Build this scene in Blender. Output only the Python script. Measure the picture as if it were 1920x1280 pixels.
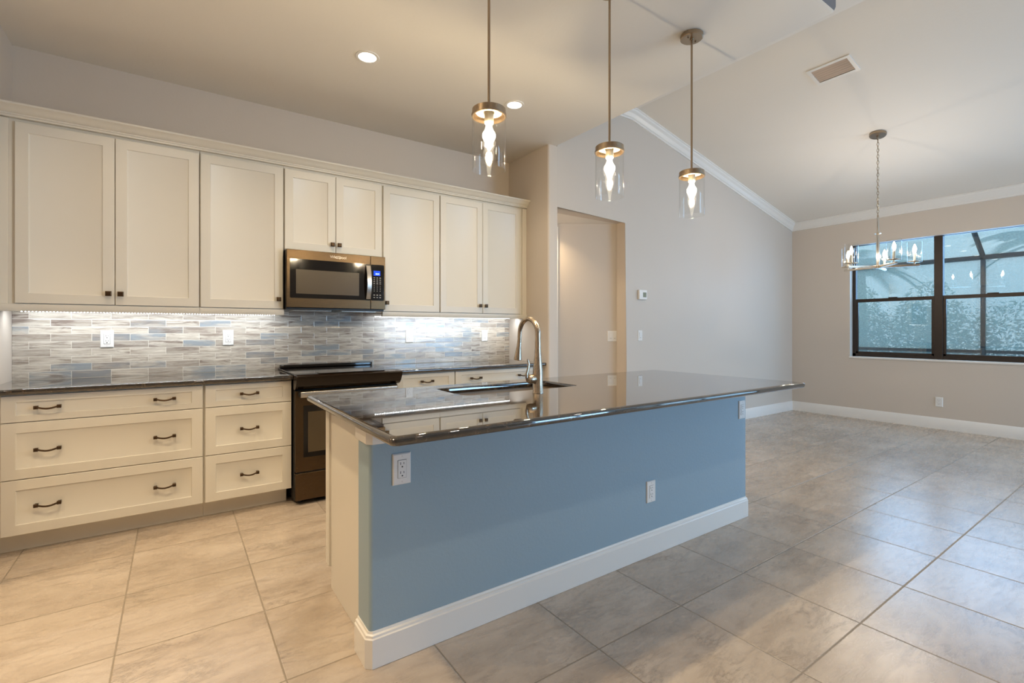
import bpy, bmesh, math, random
from mathutils import Vector, Matrix
from math import pi, cos, sin, radians, atan, sqrt

for o in list(bpy.data.objects):
    bpy.data.objects.remove(o)
SC = bpy.context.scene
COL = SC.collection

# ------------------------------------------------------------------ camera
AZ = radians(55.124)                       # heading measured from the X axis (the cabinet wall)
cam_d = bpy.data.cameras.new('camera')
cam_d.sensor_width = 36.0
cam_d.lens = 905.4 / 1920 * 36
cam_d.shift_y = -(640 - 617.2) / 1920
cam_d.clip_start = 0.05
cam = bpy.data.objects.new('camera', cam_d)
cam.location = (0, 0, 1.2377)
cam.rotation_euler = (pi / 2, 0, AZ - pi / 2)
COL.objects.link(cam)
SC.camera = cam

# ------------------------------------------------------------------ exposure
SC.view_settings.view_transform = 'Standard'
SC.view_settings.look = 'None'
SC.view_settings.gamma = 1.0
SC.view_settings.use_curve_mapping = False
SC.view_settings.exposure = 0.0
SC.cycles.max_bounces = 10
SC.cycles.diffuse_bounces = 6
SC.cycles.glossy_bounces = 5
SC.cycles.transparent_max_bounces = 16
SC.cycles.caustics_reflective = False
SC.cycles.caustics_refractive = False
SC.cycles.sample_clamp_indirect = 4.0

# ------------------------------------------------------------------ sky
W = bpy.data.worlds.new('sky')
SC.world = W
W.use_nodes = True
nt = W.node_tree
nt.nodes.clear()
wo = nt.nodes.new('ShaderNodeOutputWorld')
wb = nt.nodes.new('ShaderNodeBackground')
wt = nt.nodes.new('ShaderNodeTexCoord')
wn = nt.nodes.new('ShaderNodeTexNoise')
wn.inputs['Scale'].default_value = 3.0
wn.inputs['Detail'].default_value = 5
wr = nt.nodes.new('ShaderNodeValToRGB')
wr.color_ramp.elements[0].position = .38
wr.color_ramp.elements[0].color = (.40, .55, .68, 1)
wr.color_ramp.elements[1].position = .68
wr.color_ramp.elements[1].color = (.64, .76, .84, 1)
nt.links.new(wt.outputs['Generated'], wn.inputs['Vector'])
nt.links.new(wn.outputs['Fac'], wr.inputs['Fac'])
nt.links.new(wr.outputs['Color'], wb.inputs['Color'])
wb.inputs['Strength'].default_value = 1.9
nt.links.new(wb.outputs['Background'], wo.inputs['Surface'])

WARM = (1.0, .76, .47)
NEUTRAL = (1.0, .88, .74)
DAY = (.42, .68, 1.0)


def area_lamp(name, loc, rot, sx, sy, energy, color, parent=None, disk=False):
    l = bpy.data.lights.new(name, 'AREA')
    l.shape = 'DISK' if disk else 'RECTANGLE'
    l.size = sx
    if not disk:
        l.size_y = sy
    l.energy = energy
    l.color = color
    o = bpy.data.objects.new(name, l)
    o.location = loc
    o.rotation_euler = rot
    if parent:
        o.parent = parent
    COL.objects.link(o)
    return o


def point_lamp(name, loc, r, energy, color, parent=None):
    l = bpy.data.lights.new(name, 'POINT')
    l.energy = energy
    l.color = color
    l.shadow_soft_size = r
    o = bpy.data.objects.new(name, l)
    o.location = loc
    if parent:
        o.parent = parent
    COL.objects.link(o)
    return o


# daylight entering through the two sliding doors of the living room (right of and behind the camera)
area_lamp('daylight_side_door', (8.15, -2.3, 1.3), (0, radians(90), 0), 2.3, 2.8, 70, DAY)
area_lamp('daylight_rear_door', (6.05, -4.95, 1.3), (radians(90), 0, 0), 2.5, 2.3, 320, (.40, .64, .97))
# daylight falling on the dining window
area_lamp('daylight_window', (8.45, 1.9, 2.2), (0, radians(70), 0), 1.6, 1.9, 60, (.34, .60, 1.0))

# ------------------------------------------------------------------ room dimensions (metres)
XL, XR = -.846, 2.958          # kitchen alcove side walls
YB, YG = 4.304, 3.63           # kitchen back wall, dining wall
HC = 3.03                      # dropped kitchen ceiling
XS, YS = 3.0785, 1.189         # its free corner
XW = 7.781                     # window wall
HV, XK, SL = 3.65, 4.151, .2236  # high ceiling, where it starts to slope, slope
HW = HV - SL * (XW - XK)
ZC = .914                      # counter top
YC = 3.659                     # perimeter counter edge
YD = 3.697                     # drawer faces
YU = 3.974                     # upper door faces


# ------------------------------------------------------------------ mesh builder
class MB:
    def __init__(self):
        self.bm = bmesh.new()

    def face(self, pts):
        return self.bm.faces.new([self.bm.verts.new(p) for p in pts])

    def box(self, x0, x1, y0, y1, z0, z1):
        v = [self.bm.verts.new(p) for p in ((x0, y0, z0), (x1, y0, z0), (x1, y1, z0), (x0, y1, z0),
                                            (x0, y0, z1), (x1, y0, z1), (x1, y1, z1), (x0, y1, z1))]
        for f in ((0, 3, 2, 1), (4, 5, 6, 7), (0, 1, 5, 4), (1, 2, 6, 5), (2, 3, 7, 6), (3, 0, 4, 7)):
            self.bm.faces.new([v[i] for i in f])
        return self

    def prism(self, pts, axis, a0, a1):
        """polygon extruded: axis x -> pts are (y,z); y -> (x,z); z -> (x,y)"""
        def P(p, a):
            return {'x': (a, p[0], p[1]), 'y': (p[0], a, p[1]), 'z': (p[0], p[1], a)}[axis]
        A = [self.bm.verts.new(P(p, a0)) for p in pts]
        B = [self.bm.verts.new(P(p, a1)) for p in pts]
        self.bm.faces.new(A)
        self.bm.faces.new(B)
        n = len(pts)
        for i in range(n):
            self.bm.faces.new([A[i], A[(i + 1) % n], B[(i + 1) % n], B[i]])
        return self

    def rings(self, rings, close=False, cap0=True, cap1=True):
        R = [[self.bm.verts.new(p) for p in r] for r in rings]
        n = len(R[0])
        m = len(R)
        for k in range(m if close else m - 1):
            a, b = R[k], R[(k + 1) % m]
            for i in range(n):
                self.bm.faces.new([a[i], a[(i + 1) % n], b[(i + 1) % n], b[i]])
        if not close:
            if cap0:
                self.bm.faces.new(R[0])
            if cap1:
                self.bm.faces.new(R[-1])
        return self

    def lathe(self, prof, c=(0, 0, 0), n=32, cap0=True, cap1=True, close=False):
        """profile of (radius, z) revolved about the vertical through c"""
        rs = [[(c[0] + max(r, 1e-5) * cos(2 * pi * i / n), c[1] + max(r, 1e-5) * sin(2 * pi * i / n), c[2] + z)
               for i in range(n)] for r, z in prof]
        return self.rings(rs, close, cap0, cap1)

    def tube(self, pts, r, n=12, flat=1.0, up=None):
        """round bar along points, r one radius or one per point; flat squashes it along one side"""
        pts = [Vector(p) for p in pts]
        if not isinstance(r, (list, tuple)):
            r = [r] * len(pts)
        rings = []
        ref = Vector(up) if up else None
        for i, p in enumerate(pts):
            t = (pts[min(i + 1, len(pts) - 1)] - pts[max(i - 1, 0)]).normalized()
            if ref is None:
                ref = Vector((0, 0, 1)) if abs(t.z) < .9 else Vector((1, 0, 0))
            a = (ref - t * ref.dot(t)).normalized()
            ref = a
            b = t.cross(a)
            rings.append([p + a * r[i] * cos(2 * pi * k / n) + b * r[i] * flat * sin(2 * pi * k / n) for k in range(n)])
        return self.rings(rings)

    def torus(self, c, R, r, ax, ay, n=16, m=6, sx=1.0):
        """ring (optionally stretched) in the plane of unit vectors ax, ay"""
        c, ax, ay = Vector(c), Vector(ax), Vector(ay)
        az = ax.cross(ay)
        rs = []
        for i in range(n):
            t = 2 * pi * i / n
            d = ax * cos(t) + ay * sin(t)
            p = c + ax * R * cos(t) + ay * R * sx * sin(t)
            rs.append([p + d * r * cos(2 * pi * k / m) + az * r * sin(2 * pi * k / m) for k in range(m)])
        return self.rings(rs, close=True)

    def text(self, body, size, loc, depth=.0006, align='CENTER'):
        """lettering standing upright and facing -Y"""
        cu = bpy.data.curves.new('lettering', 'FONT')
        cu.body = body
        cu.size = size
        cu.align_x = align
        cu.align_y = 'CENTER'
        cu.extrude = depth
        ob = bpy.data.objects.new('lettering', cu)
        COL.objects.link(ob)
        dg = bpy.context.evaluated_depsgraph_get()
        dg.update()
        me = bpy.data.meshes.new_from_object(ob.evaluated_get(dg))
        M = Matrix.Translation(loc) @ Matrix.Rotation(pi / 2, 4, 'X')
        me.transform(M)
        self.bm.from_mesh(me)
        bpy.data.objects.remove(ob)
        bpy.data.meshes.remove(me)
        return self

    def shaker(self, x0, x1, z0, z1, yf, th=.02, sw=.058, rw=.058, rec=.007, bev=.006):
        """a recessed-panel door or drawer front whose face looks along -Y at y = yf"""
        def rect(i, j, y):
            return [(x0 + i, y, z0 + j), (x1 - i, y, z0 + j), (x1 - i, y, z1 - j), (x0 + i, y, z1 - j)]
        e = .0025
        rs = [rect(0, 0, yf + th), rect(0, 0, yf + e), rect(e, e, yf), rect(sw, rw, yf),
              rect(sw + .0015, rw + .0015, yf + rec * .6), rect(sw + bev, rw + bev, yf + rec)]
        return self.rings(rs)

    def build(self, name, mat, parent=None, origin=None, bevel=0, smooth=True, seg=2, angle=35):
        bm = self.bm
        bmesh.ops.recalc_face_normals(bm, faces=bm.faces[:])
        off = ORIGIN.get(parent.name, Vector((0, 0, 0))) if parent else Vector(origin or (0, 0, 0))
        if off.length:
            bmesh.ops.translate(bm, verts=bm.verts[:], vec=-off)
        me = bpy.data.meshes.new(name)
        bm.to_mesh(me)
        bm.free()
        me.materials.append(mat)
        if smooth:
            me.polygons.foreach_set('use_smooth', [True] * len(me.polygons))
            me.set_sharp_from_angle(angle=radians(angle))
        o = bpy.data.objects.new(name, me)
        COL.objects.link(o)
        if parent:
            o.parent = parent
        else:
            o.location = off
        ORIGIN[o.name] = off.copy()
        if bevel:
            m = o.modifiers.new('edge', 'BEVEL')
            m.width = bevel
            m.segments = seg
            m.limit_method = 'ANGLE'
            m.angle_limit = radians(40)
            m.harden_normals = True
        return o


ORIGIN = {}


def tag(o, label=None, cat=None, group=None, kind=None):
    if label:
        o['label'] = label
    if cat:
        o['category'] = cat
    if group:
        o['group'] = group
    if kind:
        o['kind'] = kind
    return o


def thing(name, label, cat, loc, group=None, kind=None):
    o = bpy.data.objects.new(name, None)
    o.empty_display_size = .1
    o.location = loc
    COL.objects.link(o)
    ORIGIN[o.name] = Vector(loc)
    return tag(o, label, cat, group, kind)


def copy_thing(root, loc, label, group=None):
    """a copy of a thing with its parts, sub-parts and lamps; meshes are shared"""
    def rec(o, parent):
        c = o.copy()
        c.parent = parent
        COL.objects.link(c)
        for ch in [q for q in bpy.data.objects if q.parent == o]:
            rec(ch, c)
        return c
    c = rec(root, None)
    c.location = loc
    c['label'] = label
    if group:
        c['group'] = group
    return c


def struct(mb, name, mat, parent=None, bevel=0, **k):
    o = mb.build(name, mat, parent, bevel=bevel, **k)
    if parent is None:
        o['kind'] = 'structure'
    return o


def rrect(x0, x1, y0, y1, r, n=6):
    """counter-clockwise rounded rectangle; r one radius or four (SW, SE, NE, NW)"""
    if not isinstance(r, (list, tuple)):
        r = [r] * 4
    out = []
    for (cx, cy, rr, a0) in ((x0 + r[0], y0 + r[0], r[0], pi), (x1 - r[1], y0 + r[1], r[1], 1.5 * pi),
                             (x1 - r[2], y1 - r[2], r[2], 0), (x0 + r[3], y1 - r[3], r[3], .5 * pi)):
        for i in range(n + 1):
            a = a0 + .5 * pi * i / n
            out.append((cx + rr * cos(a), cy + rr * sin(a)))
    return out


# ------------------------------------------------------------------ materials
class Mat:
    def __init__(self, name):
        self.m = bpy.data.materials.new(name)
        self.m.use_nodes = True
        self.t = self.m.node_tree
        self.t.nodes.clear()
        self.out = self.n('ShaderNodeOutputMaterial')

    def n(self, kind, **props):
        nd = self.t.nodes.new(kind)
        for k, v in props.items():
            setattr(nd, k, v)
        return nd

    def l(self, a, b):
        self.t.links.new(a, b)

    def math(self, op, a, b=None, c=None):
        nd = self.n('ShaderNodeMath', operation=op)
        for i, v in enumerate((a, b, c)):
            if v is None:
                continue
            if isinstance(v, (int, float)):
                nd.inputs[i].default_value = v
            else:
                self.l(v, nd.inputs[i])
        return nd.outputs[0]

    def mix(self, fac, a, b, blend='MIX'):
        nd = self.n('ShaderNodeMix', data_type='RGBA', blend_type=blend)
        for i, v in ((0, fac), (6, a), (7, b)):
            if isinstance(v, (int, float)):
                nd.inputs[i].default_value = v
            elif isinstance(v, tuple):
                nd.inputs[i].default_value = v if len(v) == 4 else v + (1,)
            else:
                self.l(v, nd.inputs[i])
        return nd.outputs[2]

    def noise(self, vec, scale, detail=4, rough=.55, dist=0):
        nd = self.n('ShaderNodeTexNoise')
        nd.inputs['Scale'].default_value = scale
        nd.inputs['Detail'].default_value = detail
        nd.inputs['Roughness'].default_value = rough
        nd.inputs['Distortion'].default_value = dist
        if vec is not None:
            self.l(vec, nd.inputs['Vector'])
        return nd.outputs['Fac']

    def ramp(self, fac, stops):
        nd = self.n('ShaderNodeValToRGB')
        cr = nd.color_ramp
        while len(cr.elements) < len(stops):
            cr.elements.new(.5)
        for e, (p, c) in zip(cr.elements, stops):
            e.position = p
            e.color = (c, c, c, 1) if isinstance(c, (int, float)) else c + (1,)
        self.l(fac, nd.inputs['Fac'])
        return nd.outputs['Color']

    def bump(self, h, strength, dist=.01):
        nd = self.n('ShaderNodeBump')
        nd.inputs['Strength'].default_value = strength
        nd.inputs['Distance'].default_value = dist
        self.l(h, nd.inputs['Height'])
        return nd.outputs['Normal']

    def pos(self):
        return self.n('ShaderNodeNewGeometry').outputs['Position']

    def obj(self):
        return self.n('ShaderNodeTexCoord').outputs['Object']

    def scale(self, vec, s, off=None):
        nd = self.n('ShaderNodeMapping')
        nd.inputs['Scale'].default_value = s
        if off:
            nd.inputs['Location'].default_value = off
        self.l(vec, nd.inputs['Vector'])
        return nd.outputs['Vector']

    def bsdf(self, color=(.5, .5, .5), rough=.5, metal=0, normal=None, **kw):
        b = self.n('ShaderNodeBsdfPrincipled')
        for k, v in (('Base Color', color), ('Roughness', rough), ('Metallic', metal)):
            if isinstance(v, tuple):
                b.inputs[k].default_value = v + (1,)
            elif isinstance(v, (int, float)):
                b.inputs[k].default_value = v
            else:
                self.l(v, b.inputs[k])
        for k, v in kw.items():
            b.inputs[k.replace('_', ' ')].default_value = v
        if normal is not None:
            self.l(normal, b.inputs['Normal'])
        self.l(b.outputs[0], self.out.inputs['Surface'])
        return b


def paint(name, color, rough=.55, tex=.25, scale=70, var=.04):
    """rolled wall paint over an orange-peel texture"""
    m = Mat(name)
    p = m.pos()
    n1 = m.noise(p, scale, 3)
    n2 = m.noise(p, 1.3, 2)
    c = m.mix(m.math('MULTIPLY', n2, var * 2), color, tuple(x * .8 for x in color))
    m.bsdf(c, rough, normal=m.bump(n1, tex, .002))
    return m.m


def plain(name, color, rough=.4, metal=0, **kw):
    m = Mat(name)
    p = m.obj()
    n = m.noise(p, 25, 3)
    r = m.math('MULTIPLY_ADD', n, .12, rough - .06)
    m.bsdf(color, r, metal, **kw)
    return m.m


def brushed(name, color, rough, axis=(1, 60, 60), metal=1.0):
    """brushed metal with fine streaks"""
    m = Mat(name)
    v = m.scale(m.obj(), axis)
    n = m.noise(v, 14, 4, .6)
    r = m.math('MULTIPLY_ADD', n, .2, rough - .1)
    m.bsdf(color, r, metal, normal=m.bump(n, .025, .0006))
    return m.m


def emit(name, color, strength):
    m = Mat(name)
    e = m.n('ShaderNodeEmission')
    e.inputs['Color'].default_value = color + (1,)
    e.inputs['Strength'].default_value = strength
    m.l(e.outputs[0], m.out.inputs['Surface'])
    return m.m


def thin_glass(name, tint=(.97, .98, .98), boost=1.0, rough=0.0, ior=1.45, glow=None):
    """thin clear glass: see-through with a Fresnel reflection, optionally lit from inside"""
    m = Mat(name)
    tr = m.n('ShaderNodeBsdfTransparent')
    tr.inputs['Color'].default_value = tint + (1,)
    gl = m.n('ShaderNodeBsdfGlossy')
    gl.inputs['Roughness'].default_value = rough
    lw = m.n('ShaderNodeLayerWeight')          # 'Facing' is the same from both sides of the sheet
    lw.inputs['Blend'].default_value = .5
    r0 = ((ior - 1) / (ior + 1)) ** 2 * boost
    f = m.math('MINIMUM', m.math('MULTIPLY_ADD', m.math('POWER', lw.outputs['Facing'], 5.0), .55, r0), 1.0)
    mx = m.n('ShaderNodeMixShader')
    m.l(f, mx.inputs[0])
    m.l(tr.outputs[0], mx.inputs[1])
    m.l(gl.outputs[0], mx.inputs[2])
    last = mx.outputs[0]
    if glow:
        e = m.n('ShaderNodeEmission')
        e.inputs['Color'].default_value = glow[0] + (1,)
        e.inputs['Strength'].default_value = glow[1]
        m2 = m.n('ShaderNodeMixShader')
        m2.inputs[0].default_value = glow[2]
        m.l(last, m2.inputs[1])
        m.l(e.outputs[0], m2.inputs[2])
        last = m2.outputs[0]
    m.l(last, m.out.inputs['Surface'])
    return m.m


def floor_tile():
    m = Mat('porcelain_floor_tile')
    p = m.pos()
    S = .5115
    sx = m.n('ShaderNodeSeparateXYZ')
    m.l(p, sx.inputs[0])
    u = m.math('DIVIDE', m.math('SUBTRACT', sx.outputs[0], .322), S)
    v = m.math('DIVIDE', m.math('SUBTRACT', sx.outputs[1], .830), S)
    fu, fv = m.math('FLOOR', u), m.math('FLOOR', v)
    du = m.math('ABSOLUTE', m.math('SUBTRACT', m.math('FRACT', m.math('ADD', u, .5)), .5))
    dv = m.math('ABSOLUTE', m.math('SUBTRACT', m.math('FRACT', m.math('ADD', v, .5)), .5))
    g = m.math('MINIMUM', du, dv)
    grout = m.math('LESS_THAN', g, .0052)
    edge = m.n('ShaderNodeMapRange')
    edge.inputs['From Min'].default_value = .004
    edge.inputs['From Max'].default_value = .009
    m.l(g, edge.inputs['Value'])
    cid = m.n('ShaderNodeCombineXYZ')
    m.l(fu, cid.inputs[0])
    m.l(fv, cid.inputs[1])
    wn_ = m.n('ShaderNodeTexWhiteNoise', noise_dimensions='3D')
    m.l(cid.outputs[0], wn_.inputs['Vector'])
    off = m.n('ShaderNodeVectorMath', operation='SCALE')
    m.l(wn_.outputs['Color'], off.inputs[0])
    off.inputs['Scale'].default_value = 37
    q = m.n('ShaderNodeVectorMath', operation='ADD')
    m.l(p, q.inputs[0])
    m.l(off.outputs[0], q.inputs[1])
    st = m.scale(q.outputs[0], (1.0, 2.0, 1))
    cloud = m.noise(st, 2.6, 6, .6, .6)
    fine = m.noise(m.scale(q.outputs[0], (1.0, 3.4, 1)), 9, 6, .7, .8)
    vein = m.noise(m.scale(q.outputs[0], (1.0, 2.8, 1)), 4.2, 8, .74, .9)
    vm = m.ramp(m.math('ABSOLUTE', m.math('SUBTRACT', vein, .5)), [(0, 1.0), (.016, .25), (.05, 0.0)])
    patch = m.ramp(m.noise(q.outputs[0], 3.0, 3, .5), [(.50, 0.0), (.64, 1.0)])
    base = m.ramp(cloud, [(.28, (.40, .335, .268)), (.5, (.52, .45, .37)), (.72, (.60, .535, .455))])
    base = m.mix(m.math('MULTIPLY', m.ramp(fine, [(.48, 0.0), (.72, 1.0)]), .5), base, (.30, .25, .20))
    base = m.mix(m.math('MULTIPLY', m.math('MULTIPLY', vm, patch), .75), base, (.19, .155, .125))
    tone = m.math('MULTIPLY_ADD', wn_.outputs['Value'], .10, .95)
    tn = m.n('ShaderNodeCombineXYZ')
    for i in range(3):
        m.l(tone, tn.inputs[i])
    base = m.mix(1.0, base, tn.outputs[0], 'MULTIPLY')
    base = m.mix(1.0, base, (.93, .895, .88), 'MULTIPLY')
    col = m.mix(grout, base, (.25, .205, .155))
    rough = m.math('MULTIPLY_ADD', grout, .4, m.math('MULTIPLY_ADD', fine, .10, .22))
    h = edge.outputs[0]
    m.bsdf(col, rough, normal=m.bump(h, .35, .004), Specular_IOR_Level=.85)
    return m.m


def backsplash_tile():
    m = Mat('wood_look_glass_tile')
    p = m.pos()
    s = m.n('ShaderNodeSeparateXYZ')
    m.l(p, s.inputs[0])
    TW, TH = .2035, .0489
    row = m.math('DIVIDE', m.math('SUBTRACT', s.outputs[2], .9145), TH)
    fr = m.math('FLOOR', row)
    odd = m.math('MULTIPLY', m.math('FRACT', m.math('MULTIPLY', fr, .5)), 1.0)
    u = m.math('ADD', m.math('DIVIDE', m.math('ADD', s.outputs[0], .768), TW), odd)
    fu = m.math('FLOOR', u)
    du = m.math('MULTIPLY', m.math('ABSOLUTE', m.math('SUBTRACT', m.math('FRACT', m.math('ADD', u, .5)), .5)), TW)
    dv = m.math('MULTIPLY', m.math('ABSOLUTE', m.math('SUBTRACT', m.math('FRACT', m.math('ADD', row, .5)), .5)), TH)
    g = m.math('MINIMUM', du, dv)
    grout = m.math('LESS_THAN', g, .0013)
    cid = m.n('ShaderNodeCombineXYZ')
    m.l(fu, cid.inputs[0])
    m.l(fr, cid.inputs[1])
    w = m.n('ShaderNodeTexWhiteNoise', noise_dimensions='3D')
    m.l(cid.outputs[0], w.inputs['Vector'])
    off = m.n('ShaderNodeVectorMath', operation='SCALE')
    m.l(w.outputs['Color'], off.inputs[0])
    off.inputs['Scale'].default_value = 23
    q = m.n('ShaderNodeVectorMath', operation='ADD')
    m.l(p, q.inputs[0])
    m.l(off.outputs[0], q.inputs[1])
    grain = m.noise(m.scale(q.outputs[0], (7, 1, 75)), 1.0, 6, .65, .5)
    streak = m.noise(m.scale(q.outputs[0], (5, 1, 38)), 1.0, 4, .6, .9)
    cs = m.n('ShaderNodeSeparateColor')
    m.l(w.outputs['Color'], cs.inputs[0])
    base = m.ramp(grain, [(.32, (.36, .31, .26)), (.47, (.53, .485, .42)), (.64, (.69, .645, .57))])
    dark = m.ramp(streak, [(.50, 0.0), (.66, 1.0)])
    dk = m.math('MULTIPLY', dark, m.math('MULTIPLY_ADD', cs.outputs[0], .7, .32))
    brown = m.mix(cs.outputs[1], (.15, .105, .085), (.23, .18, .155))
    c = m.mix(dk, base, brown)
    blue = m.math('GREATER_THAN', cs.outputs[2], .76)
    bl = m.math('MULTIPLY', blue, m.ramp(m.noise(m.scale(q.outputs[0], (6, 1, 25)), 1.0, 3), [(.38, .12), (.6, .85)]))
    c = m.mix(bl, c, (.27, .32, .365))
    dim = m.math('MULTIPLY', m.math('GREATER_THAN', cs.outputs[1], .7), .35)
    c = m.mix(dim, c, (.22, .18, .155))
    c = m.mix(grout, c, (.72, .69, .62))
    r = m.math('MULTIPLY_ADD', grout, .5, .16)
    e = m.ramp(g, [(0, 0.0), (.0022, 1.0)])
    m.bsdf(c, r, normal=m.bump(m.math('ADD', e, m.math('MULTIPLY', grain, .12)), .3, .002), Specular_IOR_Level=.5)
    return m.m


def granite():
    m = Mat('dark_granite')
    p = m.pos()
    n1 = m.noise(p, 55, 5, .7, .4)
    n2 = m.noise(p, 160, 3, .7)
    n3 = m.noise(p, 13, 3, .5)
    vo = m.n('ShaderNodeTexVoronoi')
    vo.inputs['Scale'].default_value = 120
    m.l(p, vo.inputs['Vector'])
    c = m.ramp(n1, [(.40, (.008, .006, .005)), (.52, (.022, .016, .011)), (.62, (.075, .05, .03)), (.75, (.16, .12, .08))])
    c = m.mix(m.math('MULTIPLY', m.ramp(n2, [(.56, 0.0), (.7, 1.0)]), .55), c, (.12, .095, .07))
    c = m.mix(m.math('MULTIPLY', m.ramp(vo.outputs['Distance'], [(0, 1.0), (.16, 0.0)]), .35), c, (.20, .17, .13))
    c = m.mix(m.math('MULTIPLY', m.ramp(n3, [(.45, 0.0), (.7, 1.0)]), .5), c, (.02, .015, .012))
    m.bsdf(c, .025, Specular_IOR_Level=.5, IOR=1.8, Coat_Weight=.6, Coat_IOR=1.6, Coat_Roughness=.015)
    return m.m


def cabinet_paint(name, color):
    m = Mat(name)
    p = m.obj()
    n = m.noise(p, 9, 3)
    c = m.mix(m.math('MULTIPLY', n, .08), color, tuple(x * .9 for x in color))
    m.bsdf(c, .36, normal=m.bump(m.noise(p, 120, 2), .03, .001), Specular_IOR_Level=.45)
    return m.m


M_WALL = paint('greige_wall_paint', (.615, .55, .482))
M_CEIL = paint('white_ceiling_paint', (.79, .755, .70), .7, .35, 45)
M_SOFFIT = paint('soffit_edge_dark', (.22, .19, .18))
M_TRIM = plain('white_trim_enamel', (.79, .77, .735), .32)
M_CAB = cabinet_paint('cream_cabinet_paint', (.70, .67, .60))
M_BLUE = paint('blue_grey_paint', (.295, .40, .475), .5, .4, 80)
M_FLOOR = floor_tile()
M_SPLASH = backsplash_tile()
M_GRANITE = granite()
M_BRONZE = brushed('oil_rubbed_bronze', (.075, .045, .024), .38, (20, 20, 20), .85)
M_BSTEEL = brushed('bronze_stainless', (.105, .070, .039), .30, (1.5, 60, 80), .95)
M_STEEL = brushed('brushed_stainless', (.62, .58, .53), .28, (1.5, 60, 80))
M_SINK = brushed('satin_sink_steel', (.36, .30, .24), .55, (1.5, 60, 80), .7)
M_NICKEL = brushed('brushed_nickel', (.53, .44, .34), .27, (60, 60, 3))
M_PNICKEL = brushed('aged_brass_nickel', (.40, .31, .22), .30, (60, 60, 3))
M_CNICKEL = brushed('polished_nickel', (.72, .65, .55), .2, (20, 20, 20))
M_BLACKG = plain('black_glass', (.008, .006, .005), .08, Specular_IOR_Level=.45)
M_DGLASS = plain('dark_brown_glass', (.010, .005, .002), .10, Specular_IOR_Level=.3)
M_BLACKP = plain('black_plastic', (.012, .011, .010), .4)
M_DOORWIN = plain('oven_window_mesh', (.085, .062, .036), .3, Specular_IOR_Level=.3)
M_PLATE = plain('white_plastic', (.80, .79, .77), .3)
M_SLOT = plain('dark_slot', (.01, .01, .01), .6)
M_PORC = plain('ivory_socket', (.80, .72, .56), .45)
M_GLASS = thin_glass('clear_shade_glass', (.985, .985, .98), 1.0, .0, 1.42)
M_BULB = thin_glass('clear_bulb_glass', (.98, .96, .92), 1.0, .0, 1.4, ((1.0, .90, .70), 16.0, .6))
M_FILAMENT = emit('glowing_filament', (1.0, .80, .50), 40)
M_LENS = emit('downlight_lens', (1.0, .90, .74), 9)
M_LEDS = emit('led_diodes', (.92, .96, 1.0), 14)
M_WINGLASS = thin_glass('window_glass', (.90, .95, .96), 1.7, .0, 1.5)
M_WINFRAME = plain('bronze_aluminium', (.028, .017, .011), .45, .2)
M_CAGE = plain('bronze_cage_aluminium', (.05, .055, .06), .5, .2)
M_DISPLAY = emit('blue_display', (.03, .10, .95), 1.3)
M_DIGIT = emit('display_digits', (.65, .85, 1.0), 2.2)
M_LOUVER = plain('tan_louver_paint', (.56, .46, .39), .5)
M_LCD = plain('grey_green_lcd', (.16, .18, .11), .3)
M_KEY = plain('keypad_print', (.55, .52, .48), .5)
M_LOGO = plain('polished_logo', (.85, .80, .72), .2, .6)

# ================================================================== ROOM SHELL
struct(MB().box(-3.1, XW + .15, -4.72, 5.0, -.12, 0), 'floor', M_FLOOR)
struct(MB().box(XL - .12, XR + .05, YB, YB + .12, 0, HC), 'wall_kitchen', M_WALL)
struct(MB().prism(rrect(XL - .13, XL, 3.25, YB + .12, [.02, .02, .001, .001]), 'z', 0, HC), 'wall_kitchen_left', M_WALL)
struct(MB().prism(rrect(XR, XR + .114, YG, YB + .12, [.02, .001, .001, .001]), 'z', 0, HC), 'wall_kitchen_right', M_WALL)

ZO = 2.42
XO0, XO1 = XR + .114, 4.058
wd = MB()
wd.prism([(XO1, 0), (XW + .15, 0), (XW + .15, HW - .03), (XW, HW), (XK, HV), (XS, HV), (XO0, HV), (XO0, ZO), (XO1, ZO)], 'y', YG, YG + .14)
ed = []
for e in wd.bm.edges:
    p, q = e.verts[0].co, e.verts[1].co
    if abs(p.y - YG) < 1e-5 and abs(q.y - YG) < 1e-5:
        if (abs(p.x - XO1) < 1e-5 and abs(q.x - XO1) < 1e-5) or (abs(p.z - ZO) < 1e-5 and abs(q.z - ZO) < 1e-5):
            ed.append(e)
bmesh.ops.bevel(wd.bm, geom=ed, offset=.018, segments=4, affect='EDGES', profile=.5)
struct(wd, 'wall_dining', M_WALL)

# passage behind the cased-less opening: an angled wall and a low ceiling
hw = MB()
a, b = Vector((4.075, YG + .14)), Vector((3.02, YG + .14 + .69 * 1.055))
nrm = Vector((.572, .82))
hw.prism([tuple(a), tuple(b), tuple(b + nrm * .1), tuple(a + nrm * .1)], 'z', 0, ZO)
struct(hw, 'wall_hall', M_WALL)
struct(MB().box(XO0 - .02, 4.5, YG + .14, 4.9, ZO, ZO + .08), 'ceiling_hall', M_CEIL)
hc = MB()
t = (b - a).normalized()
p0 = a + t * .672
p1 = a + t * .76
n2 = Vector((-.547, -.837))
n2 = Vector((t.y, -t.x)) if Vector((t.y, -t.x)).y < 0 else Vector((-t.y, t.x))
hc.prism([tuple(p0), tuple(p1), tuple(p1 + n2 * .02), tuple(p0 + n2 * .02)], 'z', 0, 2.385)
struct(hc, 'trim_3', M_TRIM)

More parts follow.
